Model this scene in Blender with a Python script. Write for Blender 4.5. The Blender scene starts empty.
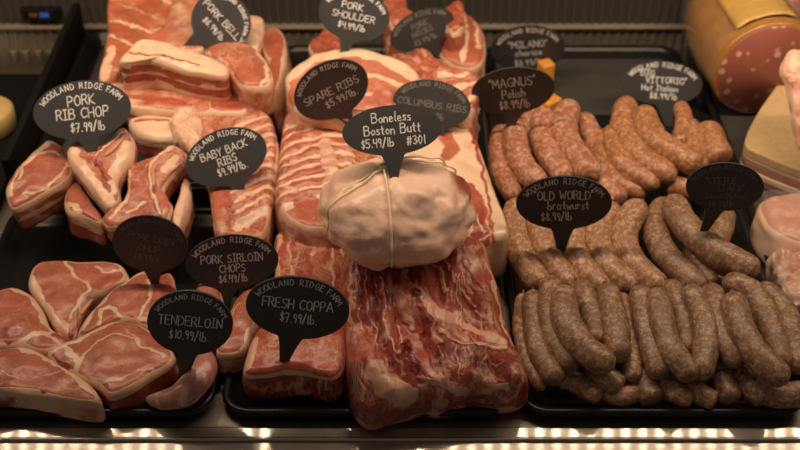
import bpy, bmesh, math, random
from mathutils import Vector, noise
random.seed(7)
sc = bpy.context.scene
COL = sc.collection
# ------------------------------------------------------------------ camera
H = 0.95; PITCH = math.radians(39.8); F = 1111.0
CP = Vector((0, 0, H))
FW = Vector((0, math.cos(PITCH), -math.sin(PITCH)))
UP = Vector((0, math.sin(PITCH), math.cos(PITCH)))
RT = Vector((1, 0, 0))
cam = bpy.data.cameras.new('camera'); co = bpy.data.objects.new('camera', cam); COL.objects.link(co)
co.location = CP; co.rotation_euler = (math.pi/2 - PITCH, 0, 0)
cam.sensor_width = 36; cam.lens = 36*F/800; cam.clip_start = .01
cam.dof.use_dof = True; cam.dof.focus_distance = 1.20; cam.dof.aperture_fstop = 4.4
sc.camera = co
def ray(px, py): return (FW + RT*((px-400)/F) + UP*((225-py)/F)).normalized()
def P(px, py, z):
    d = ray(px, py); return CP + d*((z-H)/d.z)
def onplane(px, py, o, n):
    d = ray(px, py); return CP + d*((o-CP).dot(n)/d.dot(n))
def pxsize(p): return (p-CP).dot(FW)/F      # metres per pixel at p

# ------------------------------------------------------------------ materials
def mat(name):
    m = bpy.data.materials.new(name); m.use_nodes = True
    nt = m.node_tree; b = nt.nodes['Principled BSDF']; return m, nt, b
def nd(nt, t, **kw):
    n = nt.nodes.new(t)
    for k, v in kw.items():
        if k.startswith('i_'): n.inputs[k[2:].replace('_', ' ')].default_value = v
        else: setattr(n, k, v)
    return n
def coords(nt, scale=(1,1,1), rot=(0,0,0)):
    t = nd(nt, 'ShaderNodeTexCoord'); m = nd(nt, 'ShaderNodeMapping')
    m.inputs['Scale'].default_value = scale; m.inputs['Rotation'].default_value = rot
    nt.links.new(t.outputs['Object'], m.inputs['Vector']); return m.outputs[0]
def noi(nt, vec, s, det=3, rough=.5, dist=0):
    n = nd(nt, 'ShaderNodeTexNoise'); n.inputs['Scale'].default_value = s; n.inputs['Detail'].default_value = det
    n.inputs['Roughness'].default_value = rough; n.inputs['Distortion'].default_value = dist
    nt.links.new(vec, n.inputs['Vector']); return n.outputs['Fac']
def mr(nt, src, a, b, c=0., d=1.):
    n = nd(nt, 'ShaderNodeMapRange', interpolation_type='SMOOTHSTEP')
    for i, v in zip(('From Min','From Max','To Min','To Max'), (a,b,c,d)): n.inputs[i].default_value = v
    nt.links.new(src, n.inputs['Value']); return n.outputs['Result']
def mth(nt, op, a, b=None):
    n = nd(nt, 'ShaderNodeMath', operation=op)
    for i, v in enumerate((a, b)):
        if v is None: continue
        if isinstance(v, (int, float)): n.inputs[i].default_value = v
        else: nt.links.new(v, n.inputs[i])
    return n.outputs[0]
def mix(nt, f, a, b, mode='MIX'):
    n = nd(nt, 'ShaderNodeMix', data_type='RGBA', blend_type=mode)
    for i, v in ((0, f), (6, a), (7, b)):
        if isinstance(v, (int, float)): n.inputs[i].default_value = v
        elif isinstance(v, tuple): n.inputs[i].default_value = (*v, 1)
        else: nt.links.new(v, n.inputs[i])
    return n.outputs[2]
def bump(nt, b, h, st, dist=.002):
    n = nd(nt, 'ShaderNodeBump'); n.inputs['Strength'].default_value = st; n.inputs['Distance'].default_value = dist
    nt.links.new(h, n.inputs['Height']); nt.links.new(n.outputs[0], b.inputs['Normal'])
def solid(name, col, rough=.5, metal=0, spec=.5, bs=0, bscale=80, coat=0):
    m, nt, b = mat(name)
    v = coords(nt); n = noi(nt, v, bscale, 4)
    c = mix(nt, n, tuple(x*.8 for x in col), tuple(min(1, x*1.2) for x in col))
    nt.links.new(c, b.inputs['Base Color'])
    b.inputs['Roughness'].default_value = rough; b.inputs['Metallic'].default_value = metal
    b.inputs['Specular IOR Level'].default_value = spec; b.inputs['Coat Weight'].default_value = coat
    if bs: bump(nt, b, n, bs)
    return m
def meat(name, lean=(.50,.115,.07), deep=(.22,.02,.013), fat=(.80,.56,.42), ang=0, stretch=(1,1,1), vs=28, vw=.035, va=.7, rough=.38, fm=(.9,.68,.6)):
    m, nt, b = mat(name)
    v = coords(nt); vr = coords(nt, stretch, (0, 0, math.radians(ang)))
    n1 = noi(nt, v, 35, 4, .6); n2 = noi(nt, vr, vs, 5, .62, .6); n3 = noi(nt, v, 240, 3, .6); n4 = noi(nt, vr, vs*2.1, 4, .6, .4)
    a = nd(nt, 'ShaderNodeAttribute', attribute_name='fat'); d = nd(nt, 'ShaderNodeAttribute', attribute_name='deep')
    big = noi(nt, v, 14, 2)
    vein = mr(nt, mth(nt, 'ABSOLUTE', mth(nt, 'SUBTRACT', n2, .5)), 0, vw, 1, 0)
    vein2 = mr(nt, mth(nt, 'ABSOLUTE', mth(nt, 'SUBTRACT', n4, .5)), 0, vw*.7, .6, 0)
    vein = mth(nt, 'MULTIPLY', mth(nt, 'MAXIMUM', vein, vein2), mth(nt, 'MULTIPLY', mr(nt, big, .38, .6), va))
    f = mth(nt, 'ADD', a.outputs['Fac'], mth(nt, 'MULTIPLY', mth(nt, 'SUBTRACT', n1, .5), .9))
    f = mr(nt, f, .32, .68)
    f = mth(nt, 'MINIMUM', mth(nt, 'MAXIMUM', f, vein), 1)
    lc = mix(nt, mr(nt, n1, .3, .7), lean, tuple(x*.72 for x in lean))
    lc = mix(nt, mr(nt, mth(nt, 'ADD', d.outputs['Fac'], mth(nt, 'MULTIPLY', mth(nt, 'SUBTRACT', n2, .5), .8)), .2, .8), lc, deep)
    fc = mix(nt, mr(nt, n2, .42, .72), fat, tuple(x*y for x, y in zip(fat, fm)))
    c = mix(nt, f, lc, fc)
    c = mix(nt, mr(nt, n3, .55, .75, 0, .18), c, (.85,.6,.5))
    nt.links.new(c, b.inputs['Base Color'])
    b.inputs['Roughness'].default_value = rough; b.inputs['Coat Weight'].default_value = .25; b.inputs['Coat Roughness'].default_value = .22
    h = mth(nt, 'ADD', mth(nt, 'MULTIPLY', n1, .9), mth(nt, 'ADD', mth(nt, 'MULTIPLY', f, .35), mth(nt, 'MULTIPLY', n4, .5)))
    bump(nt, b, h, .55, .0035)
    return m
def sausage_mat(name, base, light, dark, s=1.):
    m, nt, b = mat(name); v = coords(nt)
    n1 = noi(nt, v, 175*s, 6, .78, .3); n2 = noi(nt, v, 330*s, 2, .5); n3 = noi(nt, v, 45, 3)
    c = mix(nt, mr(nt, n1, .46, .61), base, light)
    c = mix(nt, mr(nt, n2, .58, .7, 0, .75), c, dark)
    c = mix(nt, mr(nt, n3, .45, .75, 0, .5), c, tuple(x*.62 for x in base))
    nt.links.new(c, b.inputs['Base Color'])
    b.inputs['Roughness'].default_value = .4; b.inputs['Coat Weight'].default_value = .12; b.inputs['Coat Roughness'].default_value = .3
    bump(nt, b, mth(nt, 'ADD', n1, mth(nt, 'MULTIPLY', n3, 1.5)), .4, .0015)
    return m
M = {}
M['chop'] = meat('pink_loin', (.46,.125,.07), (.28,.04,.022), (.70,.47,.33), vs=22, vw=.014, va=.3)
M['rib'] = meat('rib_meat', (.50,.13,.068), (.28,.03,.017), (.80,.55,.39), vs=35, vw=.05, va=.6)
M['belly'] = meat('belly_meat', (.54,.145,.068), (.32,.035,.018), (.82,.54,.37), ang=35, stretch=(1,3.2,1), vs=13, vw=.055, va=1)
M['layer'] = meat('layered_belly', (.48,.09,.045), (.30,.03,.015), (.84,.60,.42), ang=0, stretch=(.5,2,3), vs=20, vw=.03, va=.4)
M['coppa'] = meat('coppa_meat', (.48,.09,.05), (.22,.022,.014), (.72,.44,.30), ang=-20, stretch=(1.6,.8,1), vs=26, vw=.05, va=.8)
M['neck'] = meat('neck_meat', (.38,.062,.036), (.17,.014,.009), (.66,.38,.27), ang=12, stretch=(2.0,.7,1.2), vs=15, vw=.06, va=.85)
M['skin'] = meat('skin_fat', (.62,.20,.12), (.33,.05,.03), (.82,.60,.42), vs=16, vw=.02, va=.25, rough=.33)
M['roast'] = meat('roast_fat', (.62,.27,.19), (.3,.05,.035), (.90,.62,.47), vs=15, vw=.03, va=.25, rough=.36, fm=(.97,.86,.82))
M['tender'] = meat('tender_meat', (.50,.2,.17), (.3,.06,.04), (.72,.46,.4), ang=40, stretch=(2,.7,1), vs=40, vw=.05, va=.6, rough=.22)
M['brat'] = sausage_mat('bratwurst', (.33,.145,.07), (.66,.46,.29), (.16,.05,.025))
M['polish'] = sausage_mat('smooth_sausage', (.37,.125,.06), (.74,.48,.33), (.24,.06,.03))
M['hot'] = sausage_mat('hot_sausage', (.35,.13,.05), (.66,.40,.22), (.20,.05,.02))
M['sweet'] = sausage_mat('grey_sausage', (.215,.105,.055), (.48,.32,.20), (.12,.045,.025))
M['knot'] = solid('dried_casing', (.12,.055,.03), .6)
M['orange'] = solid('orange_cheese', (.72,.30,.05), .5)
M['tray'] = solid('black_plastic', (.007,.007,.007), .30, bscale=30, spec=.35)
M['divider'] = solid('black_divider', (.005,.0045,.004), .7, spec=.2); M['lip'] = solid('worn_lip', (.34,.28,.21), .4, metal=.4)
M['liner'] = solid('grey_liner', (.05,.048,.044), .5, bs=.3, bscale=25)
M['board'] = solid('chalkboard', (.042,.042,.044), .5, spec=.6, bscale=22, bs=.06)
M['chalk'] = solid('chalk', (.9,.88,.83), .95, spec=.1, bscale=400)
M['chalk_dim'] = solid('faded_chalk', (.25,.235,.215), .95, spec=.1, bscale=300)
M['string'] = solid('butcher_string', (.88,.76,.58), .8, bs=.3, bscale=600)
M['casing'] = solid('orange_casing', (.40,.18,.04), .25, bs=1, bscale=40, coat=1)
M['rind'] = solid('tan_rind', (.62,.43,.22), .6, bs=.3, bscale=110)
M['cheese'] = solid('yellow_cheese', (.62,.42,.16), .5)
M['pink'] = solid('cured_pink', (.50,.22,.17), .45, bscale=60)
M['white'] = solid('cream_fat', (.75,.58,.44), .45, bscale=60)
M['label'] = solid('gold_label', (.62,.38,.10), .25, bs=.8, bscale=55, coat=1)
M['case'] = solid('dark_case', (.05,.043,.035), .6)
M['display'] = solid('display_plastic', (.008,.008,.008), .2)
m, nt, b = mat('display_glow'); b.inputs['Base Color'].default_value = (.01,.03,.08,1)
b.inputs['Emission Color'].default_value = (.05,.2,.7,1); b.inputs['Emission Strength'].default_value = .25; M['blue'] = m
m, nt, b = mat('display_amber'); b.inputs['Base Color'].default_value = (.08,.03,.01,1)
b.inputs['Emission Color'].default_value = (.5,.15,.03,1); b.inputs['Emission Strength'].default_value = .08; M['amber'] = m
# mortadella face
m, nt, b = mat('mortadella'); v = coords(nt)
vo = nd(nt, 'ShaderNodeTexVoronoi'); vo.inputs['Scale'].default_value = 62; nt.links.new(v, vo.inputs['Vector'])
s = mr(nt, mth(nt, 'ADD', vo.outputs['Distance'], mth(nt, 'MULTIPLY', noi(nt, v, 60), .35)), .46, .54, 1, 0)
gate = nd(nt, 'ShaderNodeSeparateColor'); nt.links.new(vo.outputs['Color'], gate.inputs[0])
s = mth(nt, 'MULTIPLY', s, mr(nt, gate.outputs[0], .40, .44))
nt.links.new(mix(nt, s, (.32,.10,.07), (.60,.36,.25)), b.inputs['Base Color']); b.inputs['Roughness'].default_value = .4; M['mort'] = m
# clear film
m, nt, b = mat('clear_film'); v = coords(nt)
b.inputs['Base Color'].default_value = (.9,.87,.8,1); b.inputs['Roughness'].default_value = .15; b.inputs['Alpha'].default_value = .05
bump(nt, b, noi(nt, v, 35, 4, .6, 1.5), .8, .004); M['film'] = m
# brushed steel, grain along x: highlights stretch across it
m, nt, b = mat('brushed_steel'); v = coords(nt, (2, 260, 260)); n = noi(nt, v, 3, 3)
nt.links.new(mix(nt, n, (.36,.34,.31), (.50,.47,.43)), b.inputs['Base Color']); b.inputs['Metallic'].default_value = 1
b.inputs['Roughness'].default_value = .12; b.inputs['Anisotropic'].default_value = 1.0
tg = nd(nt, 'ShaderNodeCombineXYZ'); tg.inputs[1].default_value = 1; nt.links.new(tg.outputs[0], b.inputs['Tangent'])
M['steel'] = m
g2 = nd(nt, 'ShaderNodeBsdfAnisotropic'); g2.inputs['Roughness'].default_value = .5; g2.inputs['Color'].default_value = (.42,.38,.33,1)
mx = nd(nt, 'ShaderNodeMixShader'); mx.inputs[0].default_value = .55; nt.links.new(b.outputs[0], mx.inputs[1]); nt.links.new(g2.outputs[0], mx.inputs[2])
nt.links.new(mx.outputs[0], nt.nodes['Material Output'].inputs['Surface'])
m, nt, b = mat('worn_steel'); v = coords(nt); n = noi(nt, v, 40, 4)
nt.links.new(mix(nt, n, (.16,.135,.105), (.26,.225,.18)), b.inputs['Base Color']); b.inputs['Metallic'].default_value = .6; b.inputs['Roughness'].default_value = .5; M['riser'] = m
m, nt, b = mat('led'); b.inputs['Emission Color'].default_value = (1,.755,.53,1); b.inputs['Emission Strength'].default_value = 620; M['led'] = m

# ------------------------------------------------------------------ helpers
def tag(o, label=None, cat=None, group=None, kind=None):
    if label: o['label'] = label
    if cat: o['category'] = cat
    if group: o['group'] = group
    if kind: o['kind'] = kind
    return o
def link(name, verts, faces, m, parent=None, smooth=True, attrs=None, origin=None):
    """Make one mesh object. origin: world point for object origin (local verts stay around it)."""
    if origin is None:
        if parent is not None: origin = Vector((0,0,0))
        else:
            n = len(verts); origin = Vector((sum(v[0] for v in verts)/n, sum(v[1] for v in verts)/n, min(v[2] for v in verts)))
    off = parent['_o'] if parent is not None and '_o' in parent else None
    base = Vector(off) if off is not None else origin
    me = bpy.data.meshes.new(name)
    me.from_pydata([tuple(Vector(v)-base) for v in verts], [], faces)
    if attrs:
        for k, vals in attrs.items():
            a = me.attributes.new(k, 'FLOAT', 'POINT'); a.data.foreach_set('value', vals)
    me.materials.append(m)
    if smooth: me.polygons.foreach_set('use_smooth', [True]*len(me.polygons))
    bmm = bmesh.new(); bmm.from_mesh(me); bmesh.ops.recalc_face_normals(bmm, faces=bmm.faces[:]); bmm.to_mesh(me); bmm.free()
    o = bpy.data.objects.new(name, me); COL.objects.link(o)
    if parent is not None: o.parent = parent; o['_o'] = tuple(base) if False else tuple(base)
    else: o.location = base; o['_o'] = tuple(base)
    return o
def empty(name, loc):
    o = bpy.data.objects.new(name, None); COL.objects.link(o); o.location = loc; o.empty_display_size = .03; o['_o'] = tuple(loc); return o
def boxes(lst):
    V, Fc = [], []
    for (x0,x1,y0,y1,z0,z1) in lst:
        b = len(V)
        V += [(x0,y0,z0),(x1,y0,z0),(x1,y1,z0),(x0,y1,z0),(x0,y0,z1),(x1,y0,z1),(x1,y1,z1),(x0,y1,z1)]
        Fc += [tuple(b+i for i in f) for f in ((0,3,2,1),(4,5,6,7),(0,1,5,4),(1,2,6,5),(2,3,7,6),(3,0,4,7))]
    return V, Fc
def bevel(o, w=.002, seg=2):
    md = o.modifiers.new('b', 'BEVEL'); md.width = w; md.segments = seg; md.limit_method = 'ANGLE'; return o
def catmull(pts, n, closed=False):
    """resample control points to n points evenly by arc length"""
    pts = [Vector(p) for p in pts]; L = len(pts); dense = []
    segs = L if closed else L-1
    for i in range(segs):
        if closed: p0,p1,p2,p3 = pts[(i-1)%L],pts[i],pts[(i+1)%L],pts[(i+2)%L]
        else: p0,p1,p2,p3 = pts[max(i-1,0)],pts[i],pts[i+1],pts[min(i+2,L-1)]
        for k in range(16):
            t = k/16
            dense.append(.5*((2*p1)+(p2-p0)*t+(2*p0-5*p1+4*p2-p3)*t*t+(3*p1-p0-3*p2+p3)*t**3))
    dense.append(pts[0].copy() if closed else pts[-1].copy())
    acc = [0]
    for a, b in zip(dense, dense[1:]): acc.append(acc[-1]+(b-a).length)
    out = []; j = 0; tot = acc[-1]
    cnt = n if closed else n-1
    for i in range(n):
        s = tot*i/cnt
        while j < len(acc)-2 and acc[j+1] < s: j += 1
        d = acc[j+1]-acc[j]; t = 0 if d == 0 else (s-acc[j])/d
        out.append(dense[j].lerp(dense[j+1], min(1, t)))
    return out
def segdist(p, a, b):
    ab = b-a; l = ab.length_squared
    t = 0 if l == 0 else max(0, min(1, (p-a).dot(ab)/l))
    return (p-(a+ab*t)).length
def sm(x, a, b):
    t = max(0, min(1, (x-a)/(b-a))) if a != b else 0
    return t*t*(3-2*t)
def slab(name, label, cat, out, z, t, m, tilt=(0,0), rnd=.008, rim=0, rimside=None, strokes=(), side=.5, layers=None, sdeep=.3,
         N=150, R=30, amp=.003, ns=28, dome=.004, base=0, deep=0, group=None, parent=None, centre=None, flare=0, seed=0, fold=None, floor=.003):
    """Cut of meat: outline (pixels) of its top face carried onto a plane at height z, real thickness t."""
    cx = sum(p[0] for p in out)/len(out); cy = sum(p[1] for p in out)/len(out)
    if centre: cx, cy = centre
    O = P(cx, cy, z)
    n = Vector((-tilt[0], -tilt[1], 1)).normalized()
    U = Vector((1, 0, tilt[0])).normalized(); W = n.cross(U)
    def loc(px, py):
        q = onplane(px, py, O, n)-O; return Vector((q.dot(U), q.dot(W), 0))
    poly = catmull([loc(*p) for p in out], N, True)
    ps = pxsize(O)
    st = []
    for s in strokes:
        pts = [loc(*p) for p in s[0]]
        if len(pts) > 2: pts = catmull(pts, max(4, 3*len(pts)))
        st.append((pts, s[1]*ps, s[2], s[3], s[4] if len(s) > 4 else 0))
    V, Fc, fa, de = [], [], [], []
    dim = max((p).length for p in poly)
    sd = Vector((seed*3.1+cx*.37, cy*.21, 0))
    def attr(q, edge):
        w = q + Vector((noise.noise(q*60+sd), noise.noise(q*60+sd+Vector((9,9,9))), 0))*.0045+Vector((noise.noise(q*150+sd), noise.noise(q*150-sd), 0))*.0022
        f = base; d = deep; hh = 0
        if rim:
            rw = rim*ps*(rimside(q.x/dim, q.y/dim) if rimside else 1)
            f = max(f, 1-sm(edge, rw*.55, rw*1.1+1e-6)) if rw > 0 else f
        for pts, wd, ch, val, hgt in st:
            dd = min(segdist(w, a, b) for a, b in zip(pts, pts[1:])) if len(pts) > 1 else (w-pts[0]).length
            k = 1-sm(dd, wd*.35, wd*.75)
            if k > 0:
                if ch == 'f': f = f*(1-k)+val*k
                elif ch == 'd': d = d*(1-k)+val*k; f *= (1-k)
            if hgt: hh += hgt*(1-sm(dd, 0, wd*.9))
        return f, d, hh
    V.append(O+n*(dome)); a = attr(Vector((0,0,0)), dim); fa.append(a[0]); de.append(a[1]); V[0] = V[0]+n*a[2]
    for r in range(1, R+1):
        s = (r/R)**.85
        for p in poly:
            q = p*s
            edge = p.length*(1-s)*.8
            f, d, hh = attr(q, edge)
            h = -rnd*(1-math.sqrt(max(0, 1-(1-min(edge, rnd)/rnd)**2))) + dome*(1-s*s)
            wq = q+sd
            h += amp*(noise.noise(wq*ns)+.5*noise.noise(wq*ns*2.3)) + hh*min(1, edge/rnd+.25)
            if fold:
                fa_, fx, fy, fr = fold; c_, s_ = math.cos(math.radians(fr)), math.sin(math.radians(fr))
                wf = Vector(((wq.x*c_+wq.y*s_)*fx, (-wq.x*s_+wq.y*c_)*fy, 0)); h += fa_*(.6-2.2*abs(noise.noise(wf)))*min(1, edge/rnd+.2)
            V.append(O+U*q.x+W*q.y+n*h); fa.append(f); de.append(d)
    for r in range(R):
        for i in range(N):
            j = (i+1) % N
            if r == 0: Fc.append((0, 1+i, 1+j))
            else: b0 = 1+(r-1)*N; b1 = b0+N; Fc.append((b0+i, b1+i, b1+j, b0+j))
    K = 12
    last = 1+(R-1)*N
    for k in range(1, K+1):
        u = k/K; dz = -rnd-(t-rnd)*u; o = flare*math.sin(u*math.pi)*.7
        tuck = rnd*.8*max(0, (u-.75)/.25)**2
        for i, p in enumerate(poly):
            dirp = p.normalized()
            q = p+dirp*(o-tuck); w3 = Vector((q.x, q.y, dz))+sd
            q2 = q+dirp*amp*.8*noise.noise(w3*ns*1.3)
            V.append(O+U*q2.x+W*q2.y+n*(dz))
            uu = u+.10*noise.noise(w3*22)
            if layers:
                val = layers[-1][1]
                for lu, lv in layers:
                    if uu < lu: val = lv; break
            else: val = side
            val += .45*noise.noise(w3*38)+.25*noise.noise(w3*90)
            fa.append(val); de.append(sdeep)
        b0 = last+(k-1)*N; b1 = b0+N
        for i in range(N):
            j = (i+1) % N; Fc.append((b0+i, b1+i, b1+j, b0+j))
    b0 = last+K*N
    V.append(O-n*t); fa.append(side); de.append(0)
    for i in range(N): Fc.append((b0+i, len(V)-1, b0+(i+1) % N))
    for p in V:
        if p.z < floor: p.z = floor
    o = link(name, V, Fc, m, parent, attrs={'fat': fa, 'deep': de})
    if label: tag(o, label, cat, group)
    return o
def tube(name, pts, rad, m, parent=None, n=28, seg=14, endk=.35, wob=0, attrs=None, flat=1.):
    """rounded tube through world points; rad number or list"""
    c = catmull(pts, n); V, Fc = [], []
    tot = n-1; prev = None
    side = None
    for i, p in enumerate(c):
        t = (c[min(i+1, n-1)]-c[max(i-1, 0)]).normalized()
        if side is None:
            side = t.cross(Vector((0,0,1)))
            if side.length < .1: side = t.cross(Vector((0,1,0)))
            side.normalize()
        side = (side-t*side.dot(t)).normalized(); up = side.cross(t)
        u = i/tot
        r = rad if not isinstance(rad, (list, tuple)) else rad[min(len(rad)-2, int(u*(len(rad)-1)))]*(1-(u*(len(rad)-1)) % 1 if u < 1 else 0)+rad[min(len(rad)-1, int(u*(len(rad)-1))+1)]*((u*(len(rad)-1)) % 1 if u < 1 else 1)
        e = min(u, 1-u)/max(1e-6, endk/2)
        if e < 1: r *= math.sqrt(max(0.0, 1-(1-e)**2.2))*.93+.07
        if wob: r *= 1+wob*noise.noise(p*55)
        for k in range(seg):
            a = 2*math.pi*k/seg
            V.append(p+side*math.cos(a)*r+up*math.sin(a)*r*flat)
    for i in range(n-1):
        for k in range(seg):
            k2 = (k+1) % seg; Fc.append((i*seg+k, (i+1)*seg+k, (i+1)*seg+k2, i*seg+k2))
    V.append(c[0]); V.append(c[-1]); a = len(V)-2; b = a+1
    for k in range(seg):
        k2 = (k+1) % seg; Fc.append((a, k, k2)); Fc.append((b, (n-1)*seg+k2, (n-1)*seg+k))
    return link(name, V, Fc, m, parent, attrs=attrs)

# ------------------------------------------------------------------ the case
V, Fc = boxes([(-1.1,1.1,.797,1.62,-.06,-.004)])
tag(link('floor', V, Fc, M['steel'], smooth=False), kind='structure')
sl = math.tan(math.radians(9)); V, Fc = boxes([(-1.1,1.1,.55,.7965,-.06,-.004)]); V = [(v[0], v[1], v[2]-(.797-v[1])*sl) for v in V]
tag(link('trim_1', V, Fc, M['steel'], smooth=False), kind='structure')
# bead along the front of the deck
yb = P(400, 440, -.006).y; zb = -.004-(.797-yb)*sl+.0015
bd = tube('trim_2', [(-1.1,yb,zb),(0,yb,zb),(1.1,yb,zb)], .0026, M['steel'], n=60, seg=12, endk=.001); tag(bd, kind='structure')
# back wall: fluted lower riser, bright lip, fluted upper riser set back
def flutes(x0, x1, y, z0, z1, pitch, dep):
    V, Fc = [], []; k = 0; x = x0; prof = []
    while x < x1:
        prof += [(x, y), (x+pitch*.35, y), (x+pitch*.5, y+dep), (x+pitch*.85, y+dep)]; x += pitch
    for (a, b) in prof: V += [(a, b, z0), (a, b, z1)]
    for i in range(len(prof)-1): Fc.append((2*i, 2*i+2, 2*i+3, 2*i+1))
    b = len(V); V += [(x0,y+dep+.02,z0),(x0,y+dep+.02,z1),(prof[-1][0],y+dep+.02,z0),(prof[-1][0],y+dep+.02,z1)]
    L = len(prof)-1
    Fc += [(b,b+1,b+3,b+2),(0,1,b+1,b),(2*L,b+2,b+3,2*L+1)]
    return V, Fc
YW = 1.60
V, Fc = flutes(-1.1, 1.1, YW, -.02, .036, .015, .003); w = tag(link('wall_back', V, Fc, M['riser'], smooth=False), kind='structure')
V, Fc = boxes([(-1.1,1.1,YW-.008,YW+.006,.037,.0415)]); lip = tag(bevel(link('trim_3', V, Fc, M['lip'], smooth=False), .0015), kind='structure')
V, Fc = flutes(-1.1, 1.1, YW+.002, .036, .32, .015, .004); w = tag(link('wall_rear', V, Fc, M['case'], smooth=False), kind='structure')
# lamp of the case: LED strip under the canopy
LY, LZ = 1.12, .76
root = empty('case_lamp', (0, LY, LZ)); tag(root, 'long warm strip lamp under the canopy above the trays', 'lamp')
V, Fc = boxes([(-1.1,1.1,LY-.03,LY+.03,LZ+.007,LZ+.03)]); bevel(link('lamp_housing', V, Fc, M['case'], root, smooth=False))
V = [(-.0028+.004,LY-.007,LZ-.006),(.0068,LY-.007,LZ-.006),(.0068,LY+.007,LZ+.006),(-.0028+.004,LY+.007,LZ+.006)]
d0 = link('diode', V, [(0,3,2,1)], M['led'], root, smooth=False)
for i in range(-33, 34):
    if i:
        d1 = d0.copy(); COL.objects.link(d1); d1.parent = root; d1.location = (i*.0315, 0, 0)
V, Fc = boxes([(-1.15,1.15,LY-.12,1.66,LZ+.03,LZ+.05)]); tag(link('ceiling', V, Fc, M['case'], smooth=False), kind='structure')

# ------------------------------------------------------------------ trays
def rrect(x0, x1, y0, y1, r, n=8):
    out = []
    for cx, cy, a0 in ((x1-r,y1-r,0),(x0+r,y1-r,90),(x0+r,y0+r,180),(x1-r,y0+r,270)):
        for k in range(n+1):
            a = math.radians(a0+90*k/n); out.append((cx+r*math.cos(a), cy+r*math.sin(a)))
    return out
def tray(x0, x1, y0, y1, z0, hgt, label, liner=None):
    root = empty('meat_tray', ((x0+x1)/2, (y0+y1)/2, z0)); tag(root, label, 'tray', 'black trays on the steel deck')
    prof = [(.012,0),(.002,hgt-.008),(0,hgt-.003),(.001,hgt),(.004,hgt+.0015),(.009,hgt),(.011,hgt-.003),(.014,hgt-.006),(.020,.010),(.024,.005),(.034,.0035)]
    V, Fc = [], []
    for ins, z in prof:
        for (x, y) in rrect(x0+ins, x1-ins, y0+ins, y1-ins, max(.008, .034-ins)): V.append((x, y, z0+z))
    n = len(rrect(0,1,0,1,.1))
    for k in range(len(prof)-1):
        for i in range(n): j = (i+1) % n; Fc.append((k*n+i, k*n+j, (k+1)*n+j, (k+1)*n+i))
    Fc.append(tuple(range(n))[::-1]); Fc.append(tuple((len(prof)-1)*n+i for i in range(n)))
    link('pan', V, Fc, M['tray'], root)
    if liner:
        a, b, c, d = liner
        V, Fc = boxes([(a, b, c, d, z0+.0036, z0+.0050)]); link('liner', V, Fc, M['liner'], root, smooth=False)
    return root
TZ = -.0035
tray(-.520, -.206, .802, 1.165, TZ, .017, 'black plastic tray at the front left holding loin chops and tenderloin')
tray(-.199, .124, .802, 1.585, TZ, .017, 'long black tray in the middle holding coppa, ribs and shoulder')
tray(.131, .452, .802, 1.585, TZ, .017, 'long black tray full of sausage links', (.155,.43,1.40,1.56))
tray(.460, .86, .84, 1.585, TZ, .028, 'black tray at the right edge under the sliced deli meats', (.48,.84,.87,1.56))
tray(-.508, -.206, 1.175, 1.585, .018, .024, 'raised black tray at the back left under the rib chops and belly', (-.48,-.23,1.20,1.56))
V, Fc = boxes([(-.506,-.208,1.177,1.583,TZ,.018)]); o = bevel(link('tray_riser', V, Fc, M['tray'], smooth=False)); tag(o, 'black riser block lifting the rib chop tray at the back left', 'riser')
V, Fc = boxes([(-.522,-.511,1.168,1.59,-.003,.088)]); o = bevel(link('divider_panel', V, Fc, M['divider'], smooth=False), .003); tag(o, 'tall black divider panel left of the rib chops', 'divider')
V, Fc = boxes([(-1.0,-.545,.85,1.50,-.0035,.012)]); o = bevel(link('base_pan', V, Fc, M['divider'], smooth=False), .003); tag(o, 'dark empty pan in the left corner of the case', 'pan')

# thermometer display on the rear wall
q = P(40, 12, .05); yq = YW+.001
def wallpt(px, py): d = ray(px, py); return CP+d*(yq/d.y)
a = wallpt(25, 17); b_ = wallpt(60, 6)
root = empty('thermometer_display', ((a.x+b_.x)/2, yq-.006, a.z)); tag(root, 'small dark digital thermometer with blue readout on the back wall', 'thermometer')
V, Fc = boxes([(a.x,b_.x,yq-.012,yq+.002,a.z,b_.z)]); bevel(link('housing', V, Fc, M['display'], root, smooth=False), .0015)
w = b_.x-a.x; h = b_.z-a.z
V, Fc = boxes([(a.x+w*.48,a.x+w*.72,yq-.0128,yq-.0118,a.z+h*.3,a.z+h*.75)]); link('readout', V, Fc, M['blue'], root, smooth=False)
V, Fc = boxes([(a.x+w*.2,a.x+w*.42,yq-.0128,yq-.0118,a.z+h*.35,a.z+h*.7)]); link('indicator', V, Fc, M['amber'], root, smooth=False)

# ------------------------------------------------------------------ cuts of meat
Z1 = .045  # loin chop top
LG = 'loin chops in the front left tray'
slab('loin_chop', 'pale pink loin chop at the back of the front left tray', 'pork chop',
  [(27,283),(40,260),(81,259),(116,261),(126,269),(124,279),(101,293),(87,304),(78,322),(76,337),(65,335),(52,324),(43,309)], .036, .026, M['chop'], tilt=(0,.10),
  rim=5, strokes=[([(30,280),(46,310),(68,334)],10,'f',1,.001),([(66,262),(74,275),(90,288),(84,300),(68,318)],4,'f',.9,.001),([(92,298),(82,308)],6,'f',.55,.002),([(95,266),(104,272),(118,270)],3,'f',.8),([(100,284),(118,275)],9,'d',.6),([(74,326),(72,333)],5,'d',1)], side=.45, group=LG)
slab('loin_chop', 'loin chop tucked behind the tenderloin sign, orange red at its right tip', 'pork chop',
  [(77,328),(95,305),(116,286),(144,268),(153,277),(170,271),(176,289),(178,310),(172,325),(147,327),(127,320),(101,327),(81,335)], .043, .030, M['chop'], tilt=(.02,.06),
  rim=3, strokes=[([(80,328),(100,303),(122,284),(146,270)],7,'f',1,.001),([(100,325),(107,308),(125,318),(146,322)],5,'f',.9),([(150,280),(150,300),(140,318)],4,'f',.8),([(165,280),(168,300)],14,'d',.6)], side=.4, group=LG)
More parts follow.
